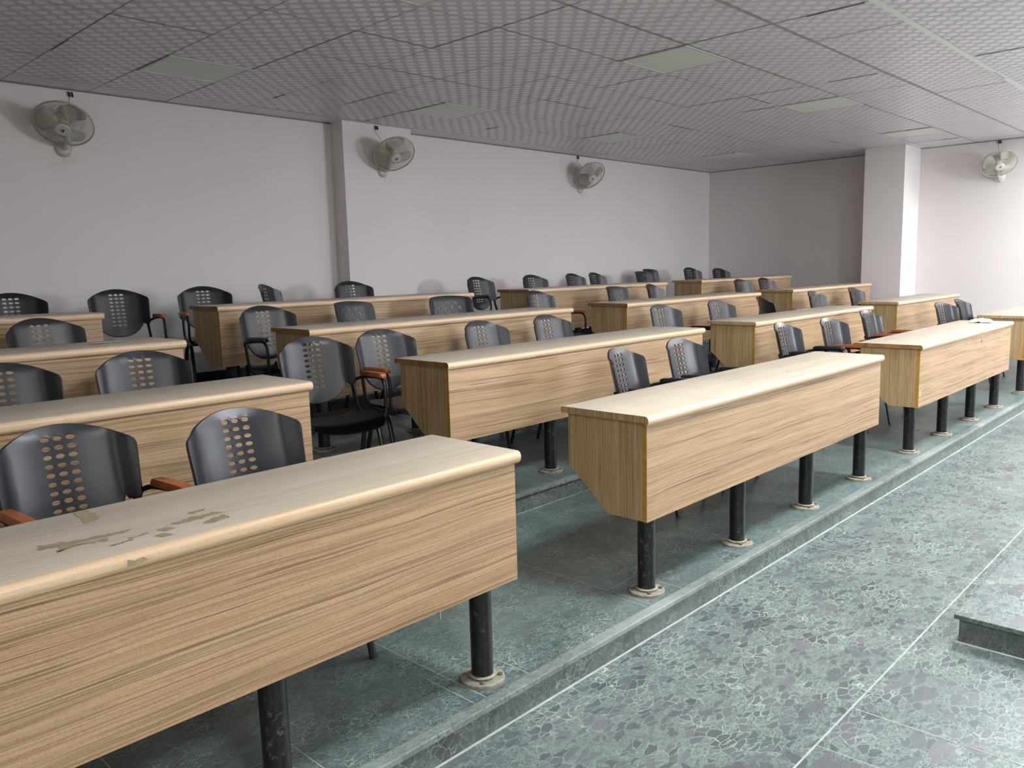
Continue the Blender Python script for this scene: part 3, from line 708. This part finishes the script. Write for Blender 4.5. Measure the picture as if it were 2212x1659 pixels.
def put_chair(kind, arm, ax, ay, r, yaw, label, zs=1.0):
    key = (kind, arm)
    if key not in PROTO: t = PROTO[key] = make_chair(kind, arm)
    else: t = copy_tree(PROTO[key])
    a = math.radians(yaw); by = .262
    t.location = (ax + math.sin(a) * by, ay - math.cos(a) * by, TZ[r]); t.rotation_euler = (0, 0, a); t.scale = (1, 1, zs)
    tag(t, label, 'chair', 'armchairs behind the desks'); return t
PF = 'black plastic chair with an oval-holed back'
CH = [
 ('A', 'W', -0.905, 1.08, 1, 2, 'black oval-holed chair at the lower left edge, left of two behind the nearest desk'),
 ('A', 'W', -0.43, 0.9, 1, 1, 'black oval-holed chair, right of two behind the nearest desk'),
 ('A', 'B', 1.77, 0.98, 1, 11, 'black chair with black armrests, left of two behind the second front-row desk'),
 ('A', 'B', 2.39, 1.0, 1, 0, 'black chair with black armrests, right of two behind the second front-row desk'),
 ('A', 'B', 3.785, 1.03, 1, 2, 'black chair with black armrests beside the near end of the third front-row desk'),
 ('A', 'W', 4.4, 0.95, 1, -4, 'black chair with brown armrests, middle one behind the third front-row desk'),
 ('A', 'W', 5.39, 1.04, 1, 1, 'black chair with brown armrests, farthest behind the third front-row desk'),
 ('A', 'B', 6.92, 0.88, 1, -11, 'black chair, left of the pair standing before the bright right wall'),
 ('A', 'B', 7.56, 0.9, 1, 0, 'black chair with black armrest, right of the pair before the bright right wall'),
 ('A', 'W', -0.785, 2.1, 2, 0, 'black oval-holed chair cut by the left edge, second row'),
 ('A', 'W', -0.24, 2.1, 2, -5, 'glossy black oval-holed chair with a scratch, behind the left second-row desk'),
 ('A', 'W', 0.59, 2.03, 2, -9, 'black chair with brown armrests and visible seat standing in the second-row aisle'),
 ('A', 'W', 1.09, 2.12, 2, -3, 'black chair with a brown armrest just behind the aisle chair, second row'),
 ('A', 'B', 1.85, 2.1, 2, 3, 'black oval-holed chair, middle of three behind the second desk of the second row'),
 ('A', 'B', 2.48, 2.1, 2, 2, 'black oval-holed chair, right of three behind the second desk of the second row'),
 ('A', 'B', 3.88, 2.1, 2, -4, 'black oval-holed chair, left of three behind the third desk of the second row'),
 ('A', 'B', 4.675, 2.05, 2, -4, 'black oval-holed chair with a bright shine, middle behind the third second-row desk'),
 ('A', None, 5.36, 1.98, 2, 44, 'black chair turned away so that its dark rear shows, second row'),
 ('A', 'B', 6.78, 2.1, 2, 0, 'black chair in front of the third-row desk left of the right pillar'),
 ('A', 'B', 7.865, 2.1, 2, 0, 'black chair at the foot of the right pillar'),
 ('A', 'W', -0.325, 3.14, 3, 11, 'black oval-holed chair behind the leftmost third-row desk'),
 ('A', 'B', 0.955, 3.14, 3, 1, 'black chair with a black armrest at the left end of the second third-row desk'),
 ('B', None, 1.6, 3.14, 3, 14, 'dark grey chair with slanted slots, left one behind the second third-row desk'),
 ('B', None, 2.52, 3.14, 3, -8, 'dark grey chair with slanted slots, right one behind the second third-row desk'),
 ('A', 'W', 3.53, 3.14, 3, 6, 'black chair with brown armrest in the third-row aisle, right of the slotted chairs'),
 ('B', None, 4.65, 3.14, 3, 8, 'dark grey chair with slanted slots behind the third desk of the third row'),
 ('A', None, 5.29, 3.14, 3, 12, 'black oval-holed chair right of the slotted one, third row'),
 ('A', 'B', 7.14, 3.14, 3, -2, 'black chair turned to the left with its armrest showing, third row far right'),
 ('A', 'B', 7.745, 3.14, 3, -3, 'black chair rightmost in the third row'),
 ('A', 'W', -0.08, 4.5, 4, -5, 'black oval-holed chair against the back wall at the left edge'),
 ('A', 'W', 0.585, 4.5, 4, -7, 'black chair with brown armrests under the leftmost wall fan, full back visible'),
 ('A', 'W', 1.23, 4.5, 4, -12, 'black chair with brown armrest and visible legs beside the second back-row desk'),
 ('A', None, 1.74, 4.5, 4, 40, 'black chair turned nearly edge-on in the back row'),
 ('A', None, 2.59, 4.5, 4, -3, 'black oval-holed chair in front of the back wall pillar'),
 ('A', 'B', 4.1, 4.45, 4, 3, 'black chair alone in the back-row aisle with its seat lower part visible'),
 ('A', 'B', 4.99, 4.5, 4, -1, 'black oval-holed chair, leftmost of three behind the third back-row desk'),
 ('A', 'B', 5.69, 4.5, 4, 6, 'black oval-holed chair, middle of three behind the third back-row desk'),
 ('A', 'B', 6.26, 4.62, 4, 8, 'black oval-holed chair, right of three behind the third back-row desk'),
 ('B', None, 6.90, 4.38, 4, 6, 'black square-topped chair, front one of the overlapping pair in the back row'),
 ('B', None, 7.50, 4.68, 4, 8, 'black square-topped chair, rear one of the overlapping pair in the back row'),
 ('A', None, 8.26, 4.5, 4, -5, 'black chair left of the far room corner'),
 ('A', None, 9.05, 4.5, 4, -8, 'black oval-holed chair in front of the far room corner'),
]
ZH = {(1, 0): .803, (2, 0): .813, (2, 1): .82, (2, 2): .821, (2, 3): .828}
for (kind, arm, ax, ay, r, yaw, lab) in CH:
    put_chair(kind, arm, ax, ay, r, yaw, lab, {1: 1.0, 2: 1.015, 3: 1.01, 4: 1.02}[r] if not (r == 4 and ax > 7 and ax < 9) else 1.05)

# ------------------------------------------------------------------ wall fans
def make_fan(loc, wall, head, nrm, label, spin, conn):
    """loc = point on the wall, wall = outward wall normal, head = world centre of cage, nrm = facing direction"""
    t = thing('wall_fan', label, 'fan', loc, 0, 'wall mounted fans')
    P0 = Vector(loc); Wn = Vector(wall); H = Vector(head) - P0; n = Vector(nrm).normalized(); q = n.to_track_quat('Z', 'Y')
    up = Vector((0, 0, 1)); side = up.cross(Wn)
    def G(v): return H + q @ Vector(v)
    # wall plate
    m_ = MB(); m_.lathe((0, 0, 0), [(0, .034), (.026, .034), (.044, .028), (.056, .012), (.060, 0)], 28, axis=Wn)
    wb = m_.build('wall_bracket', FANP, t, True)
    m_ = MB(); m_.cyl(Wn * .030 + up * .008, .007, .007, .010, 10, axis=Wn); m_.cyl(Wn * .030 - up * .014, .007, .007, .010, 10, axis=Wn); m_.build('screw', BADGE, wb)
    # neck
    m_ = MB(); m_.tube([Wn * .02, Wn * .07 + up * .01, Wn * .11 + up * .05, G((0, 0, -.10))], .018, .022, n=12, smooth=4, up=side); m_.build('neck', FANP, t, True)
    # motor
    m_ = MB(); m_.lathe(G((0, 0, -.16)), [(0, 0), (.035, .004), (.052, .03), (.056, .07), (.05, .10), (.02, .112), (0, .112)], 28, axis=n); m_.build('motor_housing', FANP, t, True)
    R = .192
    # rear and front cages : rings and radial wires
    for nm, sg in (('rear_grille', -1), ('front_grille', 1)):
        m_ = MB(); dep = .062 if sg > 0 else .070
        def wz(r): return sg * dep * (1 - (r / R) ** 2.6)
        k = 84
        for i in range(k):
            a = 2 * PI * i / k; tw = .35
            pts = [G((r * math.cos(a + tw * (r / R)), r * math.sin(a + tw * (r / R)), wz(r))) for r in [.045 + (R - .045) * j / 6 for j in range(7)]]
            m_.tube(pts, .0012, n=3)
        for rr_ in (.048, .12):
            m_.tube([G((rr_ * math.cos(a), rr_ * math.sin(a), wz(rr_))) for a in [2 * PI * i / 40 for i in range(40)]], .0016, n=5, closed=True, up=n)
        m_.tube([G((R * math.cos(a), R * math.sin(a), sg * .004)) for a in [2 * PI * i / 64 for i in range(64)]], .0042, n=8, closed=True, up=n)
        m_.build(nm, FANW, t, True)
    # blades
    m_ = MB(); m_.lathe(G((0, 0, -.045)), [(0, .050), (.022, .050), (.030, .040), (.032, 0), (0, 0)], 24, axis=n); hub = m_.build('blade_hub', FANP, t, True)
    for b_ in range(3):
        vs = []; nr, na = 8, 9; a0 = spin + b_ * 2 * PI / 3
        for i in range(nr + 1):
            r = .028 + (.178 - .028) * i / nr; f_ = i / nr
            wid = .38 + .62 * math.sin(PI * min(1, f_ * .62 + .12)); wid *= (1.0 if f_ < .8 else math.sqrt(max(.05, 1 - ((f_ - .8) / .2) ** 2 * .75)))
            for j in range(na + 1):
                w_ = -1 + 2 * j / na; aa = a0 + w_ * wid * .80 * (.9 if f_ > .15 else .7) + .25 * f_
                vs.append(G((r * math.cos(aa), r * math.sin(aa), -.022 + .016 * w_ + .008 * (1 - w_ * w_))))
        fs = [(i * (na + 1) + j, i * (na + 1) + j + 1, (i + 1) * (na + 1) + j + 1, (i + 1) * (na + 1) + j) for i in range(nr) for j in range(na)]
        m_ = MB(); m_.add(vs, fs); bl = m_.build('blade', FANB, t, True, 80)
        md = bl.modifiers.new('thick', 'SOLIDIFY'); md.thickness = .0025
    # badge with its small dark emblem
    m_ = MB(); m_.lathe(G((0, 0, .058)), [(.050, -.004), (.050, .004), (.046, .008), (.02, .011), (0, .012)], 32, axis=n); bd = m_.build('hub_badge', BADGE, t, True)
    m_ = MB()
    ux_ = side.copy(); ux_ = (ux_ - n * ux_.dot(n)).normalized(); uy_ = n.cross(ux_)
    if uy_.z < 0: uy_ = -uy_; 
    C0 = G((0, 0, .0715))
    def bar(x0, y0, x1, y1, w_):
        a = Vector((x0, y0)); b2 = Vector((x1, y1)); d_ = (b2 - a).normalized(); pn = Vector((-d_.y, d_.x)) * w_ / 2
        pts = [a - pn, b2 - pn, b2 + pn, a + pn]
        lo = [C0 + ux_ * p.x + uy_ * p.y - n * .004 for p in pts]; hi = [C0 + ux_ * p.x + uy_ * p.y for p in pts]
        m_.add(lo + hi, [(0, 1, 2, 3), (4, 5, 6, 7), (0, 1, 5, 4), (1, 2, 6, 5), (2, 3, 7, 6), (3, 0, 4, 7)])
    bar(.006, -.014, .006, .012, .005); bar(-.012, -.002, .006, -.002, .007); bar(-.002, .012, .012, .012, .003)
    m_.build('emblem', INKB, bd)
    # pull cords
    m_ = MB()
    for sx in (-.03, .035):
        m_.tube([side * sx * .4 + Wn * .05 - up * .03, side * sx + Wn * .06 - up * .09, side * (sx + .012) + Wn * .06 - up * .10, side * (sx + .018) + Wn * .055 - up * .05], .0011, n=4, smooth=5)
    m_.build('pull_cord', FANW, t, True)
    # supply cord and its black connector at the ceiling line
    cn = Vector(conn) - P0
    m_ = MB(); m_.tube([cn + Wn * .010, cn + Wn * .012 - up * .05 - side * .012, (cn * .55 + H * .2) + Wn * .02, Wn * .03 + up * .05], .0018, n=5, smooth=6); cd = m_.build('power_cord', CORD, t, True)
    m_ = MB()
    for sx in (-.011, .011): m_.tube([cn + side * sx + Wn * .010 + up * .010, cn + side * (sx + .006) + Wn * .010 - up * .024], .007, n=6)
    m_.build('cord_connector', BLACK, cd, True)
    return t
make_fan((.495, YB, 2.27), (0, -1, 0), (.440, 4.752, 2.41), (-.330, -.560, -.760), 'off-white wall fan, leftmost on the back wall', .6, (.576, YB, 2.668))
make_fan((3.243, 4.782, 2.274), (0, -1, 0), (3.222, 4.562, 2.407), (-.20, -.66, -.72), 'off-white wall fan mounted on the back wall pillar', 1.5, (3.187, 4.782, 2.676))
make_fan((6.472, YB, 2.291), (0, -1, 0), (6.41, 4.752, 2.43), (-.23, -.70, -.68), 'off-white wall fan on the back wall, the one nearest the far corner', 2.2, (6.435, YB, 2.676))
make_fan((XR, 1.05, 2.255), (-1, 0, 0), (9.41, 1.016, 2.399), (-.60, -.36, -.71), 'off-white wall fan on the bright right wall', .9, (XR, 1.071, 2.676))
